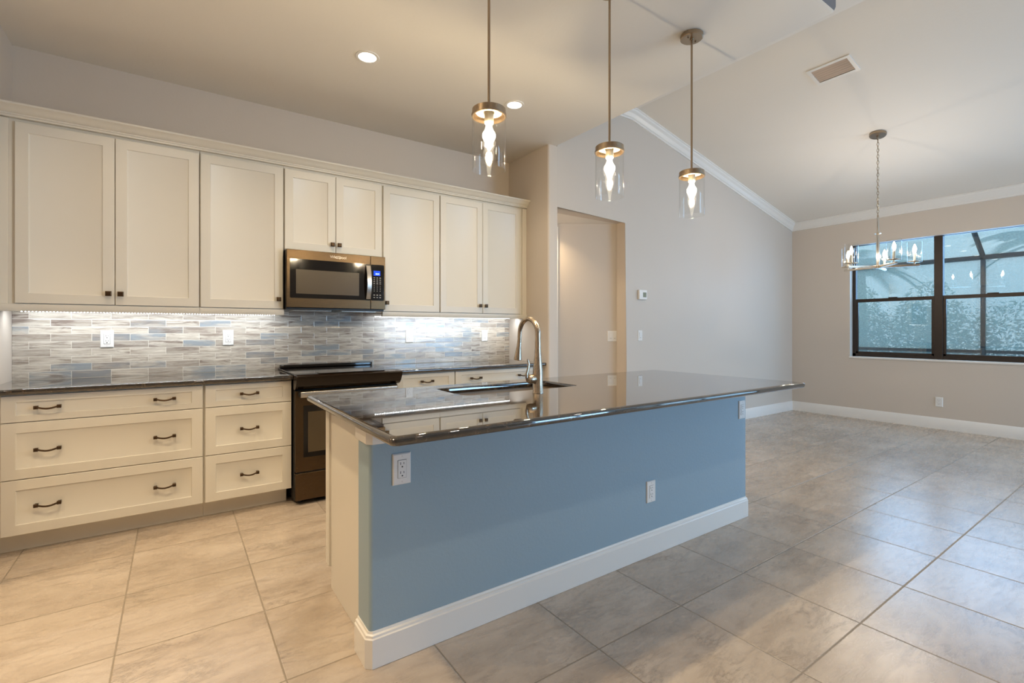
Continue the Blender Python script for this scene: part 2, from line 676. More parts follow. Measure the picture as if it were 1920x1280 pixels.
# window wall with the dining window and the living-room sliding door
WY0, WY1, WZ0, WZ1 = .93, 2.853, .86, 2.41
DY0, DY1, DZ1 = -3.7, -.9, 2.45
ww = MB()
T = XW + .15
ww.box(XW, T, WY1, YG + .14, 0, HW)
ww.box(XW, T, WY0, WY1, 0, WZ0 - .025)
ww.box(XW, XW + .07, WY0, WY1, WZ1, HW)
ww.box(XW + .07, T, WY0, WY1, 2.45, HW)
ww.box(XW, T, DY1, WY0, 0, HW)
ww.box(XW, T, DY0, DY1, DZ1, HW)
ww.box(XW, T, -4.72, DY0, 0, HW)
struct(ww, 'wall_window', M_WALL)
# wall behind the camera with a wide sliding door
wl = MB()
QX0, QX1 = 4.75, 7.35
wl.box(-3.1, QX0, -4.72, -4.6, 0, HV)
wl.box(QX0, QX1, -4.72, -4.6, 2.45, HV)
wl.box(QX1, T, -4.72, -4.6, 0, HV - SL * 3.2)
struct(wl, 'wall_living', M_WALL)
struct(MB().box(-3.1, -3.0, -4.6, 3.4, 0, HV), 'wall_living_left', M_WALL)
struct(MB().box(-3.1, XL - .125, 3.3, 3.42, 0, HC), 'wall_pantry', M_WALL)

# ceilings
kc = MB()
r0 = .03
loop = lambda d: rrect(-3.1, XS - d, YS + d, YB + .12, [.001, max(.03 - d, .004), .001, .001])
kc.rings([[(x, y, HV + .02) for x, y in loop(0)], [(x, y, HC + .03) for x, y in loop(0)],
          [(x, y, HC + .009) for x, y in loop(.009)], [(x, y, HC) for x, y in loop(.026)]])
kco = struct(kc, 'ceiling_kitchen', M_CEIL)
kco.data.materials.append(M_SOFFIT)            # the dropped edge gets a darker colour than its underside
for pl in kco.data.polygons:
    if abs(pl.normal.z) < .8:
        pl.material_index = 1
struct(MB().box(-3.1, XK, -4.72, YG + .14, HV, HV + .1), 'ceiling_living', M_CEIL)
struct(MB().prism([(XK, HV), (T, HV - SL * (T - XK)), (T, HV - SL * (T - XK) + .1), (XK, HV + .1)], 'y', -4.72, YG + .14),
       'ceiling_vault', M_CEIL)

# crown mouldings: (out from wall, down from ceiling)
CR = [(0, 0), (.088, 0), (.088, .012), (.078, .016), (.072, .028), (.05, .046), (.032, .072), (.026, .078), (.016, .082), (.016, .1), (0, .1)]
cm = MB()
ang = atan(SL)
rs = []
for (x, z, dx, dz) in ((XS + .004, HV, 0, -1), (XK, HV, -sin(ang / 2) / cos(ang / 2) if False else -math.tan(ang / 2), -1),
                       (XW, HW, -SL * 0, -1 / cos(ang))):
    rs.append([(x + dx * d, YG - o, z + dz * d) for o, d in CR])
cm.rings(rs)
struct(cm, 'trim_1', M_TRIM, angle=14)
cm = MB()
cm.rings([[(XW - o, y, HW + o * SL * .9 - d) for o, d in CR] for y in (YG, -4.6)])
struct(cm, 'trim_2', M_TRIM, angle=14)

# baseboards
BB = [(0, 0), (.016, 0), (.016, .112), (.011, .120), (.009, .134), (.004, .14), (0, .14)]
bb = MB().rings([[(x, YG - o, z) for o, z in BB] for x in (XO1, XW)])
struct(bb, 'baseboard_dining', M_TRIM)
bb = MB().rings([[(XW - o, y, z) for o, z in BB] for y in (YG, DY1 + .06)])
struct(bb, 'baseboard_window', M_TRIM)
bb = MB().rings([[(a.x + t.x * s + n2.x * o, a.y + t.y * s + n2.y * o, z) for o, z in BB] for s in (0, .62)])
struct(bb, 'baseboard_hall', M_TRIM)

# ------------------------------------------------------------------ dining window
win = thing('window_1', None, None, (XW + .09, (WY0 + WY1) / 2, WZ0), kind='structure')
XF = XW + .085
fr = MB()
fr.box(XF, XF + .06, WY0, WY1, WZ0, WZ0 + .045)
fr.box(XF, XF + .06, WY0, WY1, 2.408, 2.4495)
fr.box(XF, XF + .06, WY1 - .04, WY1, WZ0, 2.4495)
fr.box(XF, XF + .06, WY0, WY0 + .04, WZ0, 2.4495)
YM = 1.912
fr.box(XF - .012, XF + .06, YM - .043, YM + .043, WZ0, 2.4495)
fr.build('window_frame', M_WINFRAME, win, bevel=.003)
for (y0, y1) in ((YM + .043, WY1 - .04), (WY0 + .04, YM - .043)):
    s = MB()
    s.box(XF + .008, XF + .04, y0, y1, 1.615, 1.66)
    s.box(XF + .002, XF + .03, y0, y0 + .028, WZ0 + .045, 1.615)
    s.box(XF + .002, XF + .03, y1 - .028, y1, WZ0 + .045, 1.615)
    s.box(XF + .002, XF + .03, y0, y1, WZ0 + .045, WZ0 + .07)
    s.box(XF - .004, XF + .01, (y0 + y1) / 2 - .05, (y0 + y1) / 2 + .05, 1.655, 1.67)
    s.build('window_sash', M_WINFRAME, win, bevel=.002)
    MB().box(XF + .034, XF + .038, y0, y1, 1.66, 2.42).build('window_pane', M_WINGLASS, win, smooth=False)
    MB().box(XF + .018, XF + .022, y0 + .028, y1 - .028, WZ0 + .07, 1.615).build('window_pane', M_WINGLASS, win, smooth=False)
MB().box(XW - .012, XF + .01, WY0 - .01, WY1 + .01, WZ0 - .025, WZ0).build('window_sill', M_TRIM, win, bevel=.004)

# sliding doors of the living room (outside the frame, they let the daylight in)
d1 = thing('door_1', None, None, (XW + .07, (DY0 + DY1) / 2, 0), kind='structure')
f = MB()
for y in (DY0, (DY0 + DY1) / 2 - .04, DY1 - .08):
    f.box(XW + .05, XW + .1, y, y + .08, 0, DZ1)
f.box(XW + .05, XW + .1, DY0, DY1, 0, .08)
f.box(XW + .05, XW + .1, DY0, DY1, DZ1 - .08, DZ1)
f.build('door_frame', M_WINFRAME, d1)
MB().box(XW + .072, XW + .078, DY0, DY1, .05, DZ1 - .05).build('door_pane', M_WINGLASS, d1, smooth=False)
d2 = thing('door_2', None, None, ((QX0 + QX1) / 2, -4.66, 0), kind='structure')
f = MB()
for x in (QX0, (QX0 + QX1) / 2 - .04, QX1 - .08):
    f.box(x, x + .08, -4.69, -4.63, 0, 2.45)
f.box(QX0, QX1, -4.69, -4.63, 0, .08)
f.box(QX0, QX1, -4.69, -4.63, 2.37, 2.45)
f.build('door_frame', M_WINFRAME, d2)
MB().box(QX0, QX1, -4.663, -4.657, .05, 2.40).build('door_pane', M_WINGLASS, d2, smooth=False)

# ================================================================== KITCHEN WALL
tag(MB().box(XL + .001, XR - .001, YB - .0082, YB - .0004, ZC + .0003, 1.41).build('backsplash', M_SPLASH, origin=(1.05, YB, ZC)),
    'backsplash of wood-look grey, cream and blue strip tiles behind the range and counters', 'backsplash')


def knob(x, z, parent, yf=YU):
    k = MB()
    k.lathe([(.006, 0), (.006, .016)], (0, 0, 0), 12)
    bmesh.ops.rotate(k.bm, verts=k.bm.verts[:], cent=(0, 0, 0), matrix=Matrix.Rotation(pi / 2, 3, 'X'))
    bmesh.ops.translate(k.bm, verts=k.bm.verts[:], vec=(x, yf, z))
    q = lambda s, y: [(x - s, y, z - s), (x + s, y, z - s), (x + s, y, z + s), (x - s, y, z + s)]
    k.rings([q(.008, yf - .012), q(.0155, yf - .018), q(.0155, yf - .025), q(.010, yf - .029)])
    return k.build('knob', M_BRONZE, parent, bevel=.001)


def pull(x, z, parent, yf=YD):
    p = MB()
    for s in (-1, 1):
        c = x + s * .0475
        q = lambda e, y: [(c - e, y, z - e), (c + e, y, z - e), (c + e, y, z + e), (c - e, y, z + e)]
        p.rings([q(.0075, yf), q(.0075, yf - .018), q(.0095, yf - .022), q(.0095, yf - .028), q(.006, yf - .031)])
    pts = [(x - .042 + .084 * i / 10, yf - .025 - .007 * sin(pi * i / 10), z - .009 * sin(pi * i / 10)) for i in range(11)]
    p.tube(pts, .0052, 8)
    return p.build('pull', M_BRONZE, parent, bevel=.0008)


def upper(x0, x1, z0, doors, label, rail=True, fl=None, kz=None):
    """wall cabinet: carcass, light rail and shaker doors; doors are (x0, x1, knob x)"""
    t_ = thing('upper_cabinet', label, 'cabinet', ((x0 + x1) / 2, YB, z0), 'white shaker wall cabinets')
    MB().box(x0, x1, YU + .021, YB - .0085, z0, 2.475).build('carcass', M_CAB, t_, bevel=.0015)
    if rail:
        MB().prism([(YU + .008, 1.345), (YU + .03, 1.345), (YU + .03, z0 - .0005), (YU + .002, z0 - .0005), (YU + .002, 1.365)], 'x', x0, x1).build('light_rail', M_CAB, t_)
    if fl:
        MB().box(fl[0], fl[1], YU + .008, YU + .0205, z0, 2.47).build('filler', M_CAB, t_, bevel=.001)
    for (a0, a1, kx) in doors:
        d_ = MB().shaker(a0, a1, z0 + .004, 2.455, YU).build('door', M_CAB, t_)
        knob(kx, kz or 1.463, d_)
    return t_


UB = 1.388
upper(-.845, .1375, UB, [(-.771, -.3185, -.347), (-.3145, .133, -.287)],
      'tall white two-door wall cabinet at the left wall', fl=(-.845, -.800))
upper(.1385, .6725, UB, [(.1425, .667, .634)], 'white single-door wall cabinet left of the microwave, knob at its right edge')
upper(.6735, 1.4365, 1.842, [(.678, 1.0505, 1.024), (1.0545, 1.431, 1.077)],
      'short white two-door wall cabinet above the microwave', rail=False, kz=1.91)
upper(1.4375, 1.9725, UB, [(1.4435, 1.967, 1.470)], 'white single-door wall cabinet right of the microwave, knob at its left edge')
upper(1.9735, 2.957, UB, [(1.978, 2.4245, 2.393), (2.4285, 2.876, 2.457)],
      'tall white two-door wall cabinet beside the passage wall', fl=(2.905, 2.957))

CC = [(YU + .022, 2.4755), (YU - .004, 2.4755), (YU - .004, 2.486), (YU - .010, 2.489), (YU - .010, 2.497), (YU - .020, 2.501),
      (YU - .034, 2.514), (YU - .046, 2.528), (YU - .054, 2.531), (YU - .060, 2.535), (YU - .060, 2.545), (YU + .022, 2.545)]
tag(MB().prism(CC, 'x', XL + .001, XR - .001).build('cabinet_crown', M_CAB, origin=(1.05, YU, 2.4755)),
    'long white crown moulding along the top of the wall cabinets', 'moulding')


def base(x0, x1, cols, label, pulls, toe=None):
    """base cabinet with three drawers, each with the pulls at the given x"""
    t_ = thing('base_cabinet', label, 'cabinet', ((x0 + x1) / 2, YB, 0), 'white drawer base cabinets')
    MB().box(x0, x1, YD + .021, YB - .0085, .113, .8815).build('carcass', M_CAB, t_, bevel=.0015)
    MB().box(x0, x1 - (toe or 0), 3.80, 3.818, 0.001, .1125).build('toe_kick', M_CAB, t_)
    for (z0, z1, rw) in ((.7305, .876, .036), (.4185, .7265, .055), (.115, .4145, .055)):
        d_ = MB().shaker(cols[0], cols[1], z0, z1, YD, rw=rw).build('drawer', M_CAB, t_)
        for px in pulls:
            pull(px, (.808 if z0 > .7 else (.575 if z0 > .4 else .268)), d_)
    return t_


base(-.845, .1505, (-.772, .1445), 'wide white base cabinet with three two-pull drawers left of the range', (-.5825, -.0535))
base(.1515, .677, (.158, .674), 'narrow white base cabinet of three single-pull drawers touching the range', (.4105,), toe=.02)
base(1.4455, 1.9785, (1.45, 1.975), 'white single-pull drawer base cabinet right of the range', (1.713,))
base(1.9795, 2.957, (1.983, 2.90), 'wide white base cabinet at the passage end, partly behind the faucet', (2.1825, 2.70))

# perimeter counter tops with an eased front edge
def counter(x0, x1, label):
    e = [(YB - .0085, .8825), (YC + .020, .8825), (YC + .012, .8825), (YC + .004, .887), (YC, .895), (YC, .903), (YC + .003, .910), (YC + .010, ZC), (YC + .016, ZC), (YB - .0085, ZC)]
    return tag(MB().prism(e, 'x', x0, x1).build('countertop', M_GRANITE, origin=((x0 + x1) / 2, YB, .8825)), label, 'countertop')


counter(XL + .001, .6765, 'dark granite countertop over the drawers left of the range')
counter(1.4445, XR - .001, 'dark granite countertop running from the range to the passage wall')

# ------------------------------------------------------------------ range
rg = thing('electric_range', 'slide-in electric range in bronze stainless with black glass top', 'range', (1.06, 4.0, 0))
RX0, RX1 = .684, 1.436
b_ = MB().box(RX0, RX1, 3.662, YB - .03, .03, .905)
b_.build('body', M_BLACKP, rg, bevel=.002)
for (x, y) in ((RX0 + .05, 3.72), (RX1 - .05, 3.72), (RX0 + .05, 4.2), (RX1 - .05, 4.2)):
    MB().lathe([(.018, 0.0005), (.018, .0295)], (x, y, 0), 12).build('foot', M_BLACKP, rg)
ct = MB().prism(rrect(RX0 - .004, RX1 + .004, 3.63, YB - .01, .012), 'z', .9155, .926)
ct.build('cooktop', M_BLACKG, rg, bevel=.002)
bt = MB().prism(rrect(RX0 + .002, RX1 - .002, 4.205, YB - .012, .03), 'z', .9265, .952)
bt.build('back_trim', M_BLACKG, rg, bevel=.006, seg=3)
cp = MB().prism([(3.662, .926), (3.60, .925), (3.552, .921), (3.538, .912), (3.545, .895), (3.572, .848), (3.592, .826), (3.620, .815), (3.662, .815)], 'x', RX0 - .004, RX1 + .004)
cpo = cp.build('control_panel', M_DGLASS, rg, bevel=.002)
disp = MB().prism(rrect(.83, 1.31, 3.565, 3.64, .015), 'z', .9245, .9295)
disp.build('control_display', M_BLACKG, cpo, bevel=.001)
dr = MB().box(RX0 + .003, RX1 - .003, 3.628, 3.6615, .236, .806)
dro = dr.build('oven_door', M_BSTEEL, rg, bevel=.003)
MB().box(RX0 + .055, RX1 - .055, 3.6255, 3.629, .335, .70).build('oven_window', M_BLACKG, dro, bevel=.001)
MB().box(RX0 + .085, RX1 - .085, 3.6245, 3.6258, .37, .655).build('window_mesh', M_DOORWIN, dro)
h = MB().prism(rrect(3.573, 3.587, .762, .804, .006, 3), 'x', RX0 + .028, RX1 - .028)
h.build('oven_handle', M_STEEL, dro, bevel=.001)
for x in (RX0 + .02, RX1 - .055):
    MB().box(x, x + .035, 3.5868, 3.6285, .767, .799).build('handle_mount', M_BLACKP, dro, bevel=.003)
MB().box(RX0 + .003, RX1 - .003, 3.628, 3.6615, .036, .224).build('storage_drawer', M_BSTEEL, rg, bevel=.003)
MB().box(RX0 + .01, RX1 - .01, 3.64, 3.6615, .2245, .2355).build('gap_seal', M_BLACKP, rg)

# ------------------------------------------------------------------ microwave
MX0, MX1, MY, MZ0, MZ1 = .6765, 1.4335, 3.90, 1.398, 1.838
mw = thing('microwave', 'bronze over-the-range microwave with blue clock above the cooktop', 'microwave', (1.055, YB, MZ0))
MB().box(MX0 + .002, MX1 - .002, MY + .031, YB - .0085, MZ0 - .012, MZ1 - .002).build('body', M_BLACKP, mw, bevel=.002)
XP = 1.3095
md = MB().box(MX0, XP - .0015, MY, MY + .03, MZ0 + .004, MZ1)
mdo = md.build('door', M_BSTEEL, mw, bevel=.004)
MB().prism(rrect(.700, XP - .003, 1.474, 1.768, .008), 'y', MY - .003, MY + .004).build('door_glass', M_BLACKG, mdo)
MB().prism(rrect(.742, 1.214, 1.507, 1.690, .004), 'y', MY - .0042, MY - .0032).build('viewing_mesh', M_DOORWIN, mdo)
hp = [(1.285, MY - .012 - .030 * sin(pi * i / 14), 1.482 + .274 * i / 14) for i in range(15)]
hb = MB()
hb.rings([[(1.268, y - .005, z), (1.304, y - .005, z), (1.304, y + .005, z), (1.268, y + .005, z)] for (_, y, z) in hp])
hb.box(1.272, 1.300, MY - .016, MY - .0035, 1.482, 1.500)
hb.box(1.272, 1.300, MY - .016, MY - .0035, 1.738, 1.756)
hb.build('handle', M_STEEL, mdo, bevel=.002)
lg = MB().text('Whirlpool', .030, (1.052, MY - .0012, 1.803), .0008)
lg.torus((1.050, MY - .0012, 1.803), .023, .0012, (1, 0, .12), (0, 0, 1), 28, 5, .42)
lg.build('logo', M_LOGO, mdo)
mp = MB().box(XP, MX1, MY, MY + .03, MZ0 + .004, MZ1)
mpo = mp.build('control_panel', M_BSTEEL, mw, bevel=.004)
kp = MB().prism(rrect(XP + .003, MX1 - .012, 1.474, 1.768, .008), 'y', MY - .003, MY + .004)
n_glass = len(kp.bm.faces)
MB().box(1.333, 1.388, MY - .0045, MY - .0035, 1.678, 1.718).build('clock_display', M_DISPLAY, mpo)
MB().text('8:01', .020, (1.366, MY - .0052, 1.692), .0004).build('clock_digits', M_DIGIT, mpo)
for r, z in enumerate((1.660, 1.644, 1.628, 1.612, 1.594, 1.579, 1.566, 1.552, 1.519, 1.499)):
    for x in (1.338, 1.363, 1.388):
        w_ = .0065 if r < 4 or r > 7 else .0022
        kp.box(x - w_, x + w_, MY - .0042, MY - .0035, z - .0022, z + .0022)
kp.bm.faces.ensure_lookup_table()
for f_ in kp.bm.faces[n_glass:]:
    f_.material_index = 1
kpo = kp.build('keypad', M_BLACKG, mpo)
kpo.data.materials.append(M_KEY)
for i in range(2):
    MB().box(.74 + .36 * i, 1.02 + .36 * i, 3.98, 4.16, MZ0 - .0165, MZ0 - .0122).build('grease_filter', M_STEEL, mw)

# ------------------------------------------------------------------ under-cabinet LED strips
def led_strip(x0, x1, label, watts):
    t_ = thing('led_strip', label, 'led strip', ((x0 + x1) / 2, 4.250, 1.352), 'under-cabinet LED strips')
    MB().box(x0, x1, 4.244, 4.256, 1.3545, 1.3585).build('strip_tape', M_PLATE, t_)
    d_ = MB()
    n = int((x1 - x0) / .0165)
    for i in range(n):
        x = x0 + (i + .5) * (x1 - x0) / n
        zz = 1.3535 - .002 * ((i * 7) % 5 == 0)
        d_.box(x - .003, x + .003, 4.2435, 4.2465, zz - .004, 1.3545)
    d_.build('diodes', M_LEDS, t_)
    area_lamp('strip_light', (0, -.115, .004), (radians(12), 0, 0), x1 - x0, .010, watts, (.93, .97, 1.0), t_)


led_strip(-.80, .655, 'bright white LED strip under the cabinets left of the microwave', 4.7)
led_strip(1.46, 2.93, 'bright white LED strip under the cabinets right of the microwave', 4.7)


# ------------------------------------------------------------------ outlets and switches
def wall_plate(name, label, cat, kind, group, w=.072, hgt=.118):
    """built facing -Y about the origin"""
    t_ = thing(name, label, cat, (0, 0, 0), group)
    q = lambda e, y: [(-w / 2 + e, y, -hgt / 2 + e), (w / 2 - e, y, -hgt / 2 + e), (w / 2 - e, y, hgt / 2 - e), (-w / 2 + e, y, hgt / 2 - e)]
    MB().rings([q(0, -.0005), q(0, -.004), q(.004, -.0075)]).build('plate', M_PLATE, t_)
    n = 2 if kind == 'double' else 1
    for i in range(n):
        cx = 0 if n == 1 else (-.023 + .046 * i)
        if kind == 'outlet':
            rec = MB().box(cx - .0165, cx + .0165, -.0095, -.0076, -.0335, .0335).build('receptacle', M_PLATE, t_, bevel=.0006)
            s = MB()
            for zc in (.017, -.017):
                s.box(cx - .0075, cx - .0055, -.0099, -.0094, zc - .001, zc + .009)
                s.box(cx + .0055, cx + .0075, -.0099, -.0094, zc + .0005, zc + .008)
                s.prism([(cx + .003 * cos(k * pi / 4), zc - .0085 + .003 * sin(k * pi / 4)) for k in range(8)], 'y', -.0099, -.0094)
            s.build('slots', M_SLOT, rec)
            gp = MB()
            gp.box(cx - .0175, cx + .0175, -.00775, -.0074, -.0345, .0345)
            gp.build('shadow_gap', M_SLOT, t_)
        else:
            gp = MB().box(cx - .0175, cx + .0175, -.00775, -.0074, -.0345, .0345)
            gp.build('shadow_gap', M_KEY, t_)
            ro = MB().prism([(-.0076, -.0335), (-.0095, -.0335), (-.012, .0335), (-.0076, .0335)], 'x', cx - .0165, cx + .0165)
            ro.build('rocker', M_PLATE, t_, bevel=.0006)
            MB().box(cx - .010, cx + .010, -.0102, -.0095, -.0245, -.0225).build('dimmer_slot', M_SLOT, t_)
    for z in (hgt / 2 - .011, -hgt / 2 + .011):
        MB().box(-.0008, .0008, -.0081, -.0074, z - .003, z + .003).build('screw', M_KEY, t_)
    return t_


out = wall_plate('wall_outlet', '', 'outlet', 'outlet', 'white duplex outlets')
out.location = (-.3835, YB - .008, 1.172)
out['label'] = 'white outlet on the backsplash below the tall cabinet at the left wall'
copy_thing(out, (.3325, YB - .008, 1.174), 'white outlet on the backsplash between the left wall outlet and the range')
copy_thing(out, (1.8105, YB - .008, 1.173), 'white outlet on the backsplash just right of the range')
copy_thing(out, (.704, 1.745, .710), 'white outlet on the blue island front near its cream end panel')
copy_thing(out, (2.145, 1.745, .347), 'white outlet low on the blue island front above the baseboard')
copy_thing(out, (3.057, 1.745, .710), 'white outlet at the far top corner of the blue island front')
wo_ = copy_thing(out, (XW, 1.886, .336), 'white outlet low on the wall under the dining window')
wo_.rotation_euler = (0, 0, radians(-90))
sw = wall_plate('light_switch', 'white single switch on the dining wall below the thermostat', 'light switch', 'single', 'white dimmer switches')
sw.location = (4.2815, YG, 1.168)
bs = wall_plate('light_switch', 'white switch plate on the backsplash nearest the passage wall', 'light switch', 'single', 'white dimmer switches')
bs.location = (2.6435, YB - .008, 1.172)
hs = wall_plate('light_switch', 'white double switch on the angled wall inside the passage', 'light switch', 'double', 'white dimmer switches', w=.118)
hp_ = a + t * .058
hs.location = (hp_.x + .0, hp_.y, 1.161)
hs.rotation_euler = (0, 0, math.atan2(-t.y, -t.x))

th = thing('thermostat', 'white wall thermostat with a grey green screen beside the passage', 'thermostat', (4.305, YG, 1.626))
MB().box(4.24, 4.37, YG - .030, YG - .0005, 1.572, 1.680).build('housing', M_PLATE, th, bevel=.006, seg=3)
MB().box(4.30, 4.355, YG - .0315, YG - .029, 1.598, 1.652).build('screen', M_LCD, th)

# ================================================================== ISLAND
isl = thing('kitchen_island', 'kitchen island with blue-grey painted front and cream end panel', 'kitchen island', (1.85, 2.1, 0))
IX0, IX1, IY0, IY1 = .582, 3.118, 1.745, 1.876
MB().prism(rrect(IX0, IX1, IY0, IY1, [.016, .016, .001, .001]), 'z', 0.0005, .8815).build('knee_wall', M_BLUE, isl)


def wrap(prof, ch):
    """a moulding swept round the left end, front and right end of the island"""
    rs = []
    A, B, C, D = IX0, IY0, IX1, IY1
    c = ch
    path = [((A, D), (-1, 0)), ((A, B + c), (-1, -.414)), ((A + c, B), (-.414, -1)),
            ((C - c, B), (.414, -1)), ((C, B + c), (1, -.414)), ((C, D), (1, 0))]
    for (p, n) in path:
        rs.append([(p[0] + n[0] * o, p[1] + n[1] * o, z) for o, z in prof])
    return MB().rings(rs)


wrap([(-.004, .001), (.016, .001), (.016, .106), (.012, .110), (.011, .118), (.005, .122), (.003, .130), (-.004, .130)], .012).build('baseboard', M_TRIM, isl)
wrap([(-.004, .816), (.009, .816), (.012, .822), (.012, .866), (.018, .872), (.018, .8815), (-.004, .8815)], .012).build('cap_moulding', M_TRIM, isl)
MB().box(.612, .630, IY1 + .0005, 2.395, .0005, .8815).build('end_panel', M_CAB, isl, bevel=.001)
MB().box(.602, .640, 2.3955, 2.455, .104, .8815).build('stile', M_CAB, isl, bevel=.0015)
MB().box(3.068, 3.088, IY1 + .0005, 2.395, .0005, .8815).build('end_panel', M_CAB, isl, bevel=.001)
MB().box(.6405, 3.067, 2.41, 2.43, .104, .8815).build('face_frame', M_CAB, isl)
MB().box(.6405, 3.067, IY1 + .0005, 2.4095, .104, .122).build('bottom_panel', M_CAB, isl)
MB().box(.6305, 3.067, 2.355, 2.372, .0005, .1035).build('toe_kick', M_CAB, isl)
xs = [.645, 1.1, 1.54, 1.98, 2.42, 2.74, 3.062]
for i in range(6):
    d_ = MB()
    d_.shaker(-xs[i + 1] + .002, -xs[i] - .002, .108, .872, -2.451)
    bmesh.ops.rotate(d_.bm, verts=d_.bm.verts[:], cent=(0, 0, 0), matrix=Matrix.Rotation(pi, 3, 'Z'))
    do = d_.build('door', M_CAB, isl)
    kx = (xs[i] + .03) if i % 2 else (xs[i + 1] - .03)
    MB().rings([[(kx - s, y, .80 - s), (kx + s, y, .80 - s), (kx + s, y, .80 + s), (kx - s, y, .80 + s)]
                for s, y in ((.006, 2.451), (.007, 2.465), (.0155, 2.470), (.0155, 2.477), (.010, 2.480))]).build('knob', M_BRONZE, do)

# island counter with the sink cut out
SX0, SX1, SY0, SY1 = 1.158, 1.908, 2.062, 2.395


def slab_with_hole(outer, hole, z0, z1):
    """outer(d) and hole(d) give loops inset / widened by d; edges are eased"""
    mb = MB()
    bm = mb.bm

    def ring(loop, z):
        return [bm.verts.new((x, y, z)) for x, y in loop]

    def side(rs):
        for k in range(len(rs) - 1):
            A_, B_ = rs[k], rs[k + 1]
            n = len(A_)
            for i in range(n):
                bm.faces.new([A_[i], A_[(i + 1) % n], B_[(i + 1) % n], B_[i]])
    O = [ring(outer(d), z) for d, z in ((.016, z0), (.012, z0), (.005, z0 + .003), (.001, z0 + .009), (0, z0 + .016), (.001, z1 - .008), (.005, z1 - .003), (.012, z1), (.016, z1))]
    H = [ring(hole(d), z) for d, z in ((-.004, z0), (.0, z0), (.0, z1 - .004), (-.001, z1 - .0015), (-.004, z1), (-.007, z1))]
    side(O)
    side(H)
    for o_, h_ in ((O[0], H[0]), (O[-1], H[-1])):
        ed = []
        for L in (o_, h_):
            for i in range(len(L)):
                e = bm.edges.get((L[i], L[(i + 1) % len(L)]))
                ed.append(e)
        bmesh.ops.triangle_fill(bm, use_beauty=True, use_dissolve=False, edges=ed)
    return mb


CX0, CX1, CY0, CY1 = .529, 3.1556, 1.3885, 2.5364
tag(slab_with_hole(lambda d: rrect(CX0 + d, CX1 - d, CY0 + d, CY1 - d, .022),
                   lambda d: rrect(SX0 + d, SX1 - d, SY0 + d, SY1 - d, .035), .882, ZC)
    .build('island_countertop', M_GRANITE, origin=(1.85, 1.96, .882)),
    'large polished dark granite top of the island, overhanging its blue front', 'countertop')

# sink: undermount stainless bowl
sk = thing('kitchen_sink', 'stainless undermount sink set into the island countertop', 'sink', (1.533, 2.23, .68))
s_ = MB()
lp = lambda d: rrect(SX0 - .006 + d, SX1 + .006 - d, SY0 - .006 + d, SY1 + .006 - d, .04, 6)
s_.rings([[(x, y, .8815) for x, y in lp(-.02)], [(x, y, .8795) for x, y in lp(0)], [(x, y, .72) for x, y in lp(.004)],
          [(x, y, .70) for x, y in lp(.015)], [(x, y, .69) for x, y in lp(.04)],
          [(x, y, .685) for x, y in lp(.04)], [(x, y, .695) for x, y in lp(.010)], [(x, y, .72) for x, y in lp(-.002)],
          [(x, y, .877) for x, y in lp(-.006)], [(x, y, .879) for x, y in lp(-.02)]], close=False, cap0=False, cap1=False)
bot = MB
s_.bm.faces.new([s_.bm.verts.new((x, y, .69)) for x, y in lp(.04)])
s_.build('bowl', M_SINK, sk)
MB().lathe([(.045, .6905), (.045, .693), (.038, .694), (.03, .6915), (.0, .6915)], (1.533, 2.25, 0), 24).build('drain', M_NICKEL, sk)

# faucet
FX, FY = 1.513, 1.941
fc = thing('faucet', 'brushed nickel gooseneck pull-down faucet standing beside the sink', 'faucet', (FX, FY, ZC))
prof = [(.0285, .0005), (.0285, .004), (.0262, .008), (.0262, .10), (.0255, .118), (.0215, .150), (.0178, .19), (.0158, .225), (.0152, .262)]
MB().lathe(prof, (FX, FY, ZC), 32).build('body', M_NICKEL, fc)
arc = []
R_ = .0785
zt = ZC + .392 - R_ - .0135
arc.append((FX, FY, ZC + .2625))
arc.append((FX, FY, zt))
for i in range(1, 33):
    an = pi * i / 32
    arc.append((FX, FY + R_ - R_ * cos(an), zt + R_ * sin(an)))
arc.append((FX, FY + 2 * R_ + .002, zt - .02))
arc.append((FX, FY + 2 * R_ + .004, zt - .045))
MB().tube(arc, [.0142 - .0030 * max(0, i - 1) / (len(arc) - 2) for i in range(len(arc))], 24).build('spout', M_NICKEL, fc)
sp = MB()
e0 = Vector(arc[-1])
dirv = Vector((0, .16, -1)).normalized()
sp.tube([e0 - dirv * .0 + dirv * .0005, e0 + dirv * .004, e0 + dirv * .03, e0 + dirv * .075, e0 + dirv * .094, e0 + dirv * .097],
        [.0112, .0120, .0130, .0196, .0222, .0205], 24)
spo = sp.build('spray_head', M_NICKEL, fc)
vz = ZC + .074
vb = MB().tube([(FX - .020, FY, vz), (FX - .026, FY, vz), (FX - .050, FY, vz - .001), (FX - .060, FY, vz - .001), (FX - .066, FY, vz - .001)], [.0195, .0235, .0235, .021, .012], 20)
vbo = vb.build('valve', M_NICKEL, fc)
lv = MB()
lp_ = [(FX - .062, FY, vz - .012), (FX - .070, FY, vz + .008), (FX - .069, FY, vz + .030), (FX - .060, FY, vz + .055), (FX - .057, FY, vz + .075), (FX - .062, FY, vz + .094), (FX - .067, FY, vz + .100)]
lv.tube(lp_, [.008, .009, .0085, .008, .0075, .006, .003], 12, .6, up=(1, 0, 0))
lv.build('lever', M_NICKEL, fc)

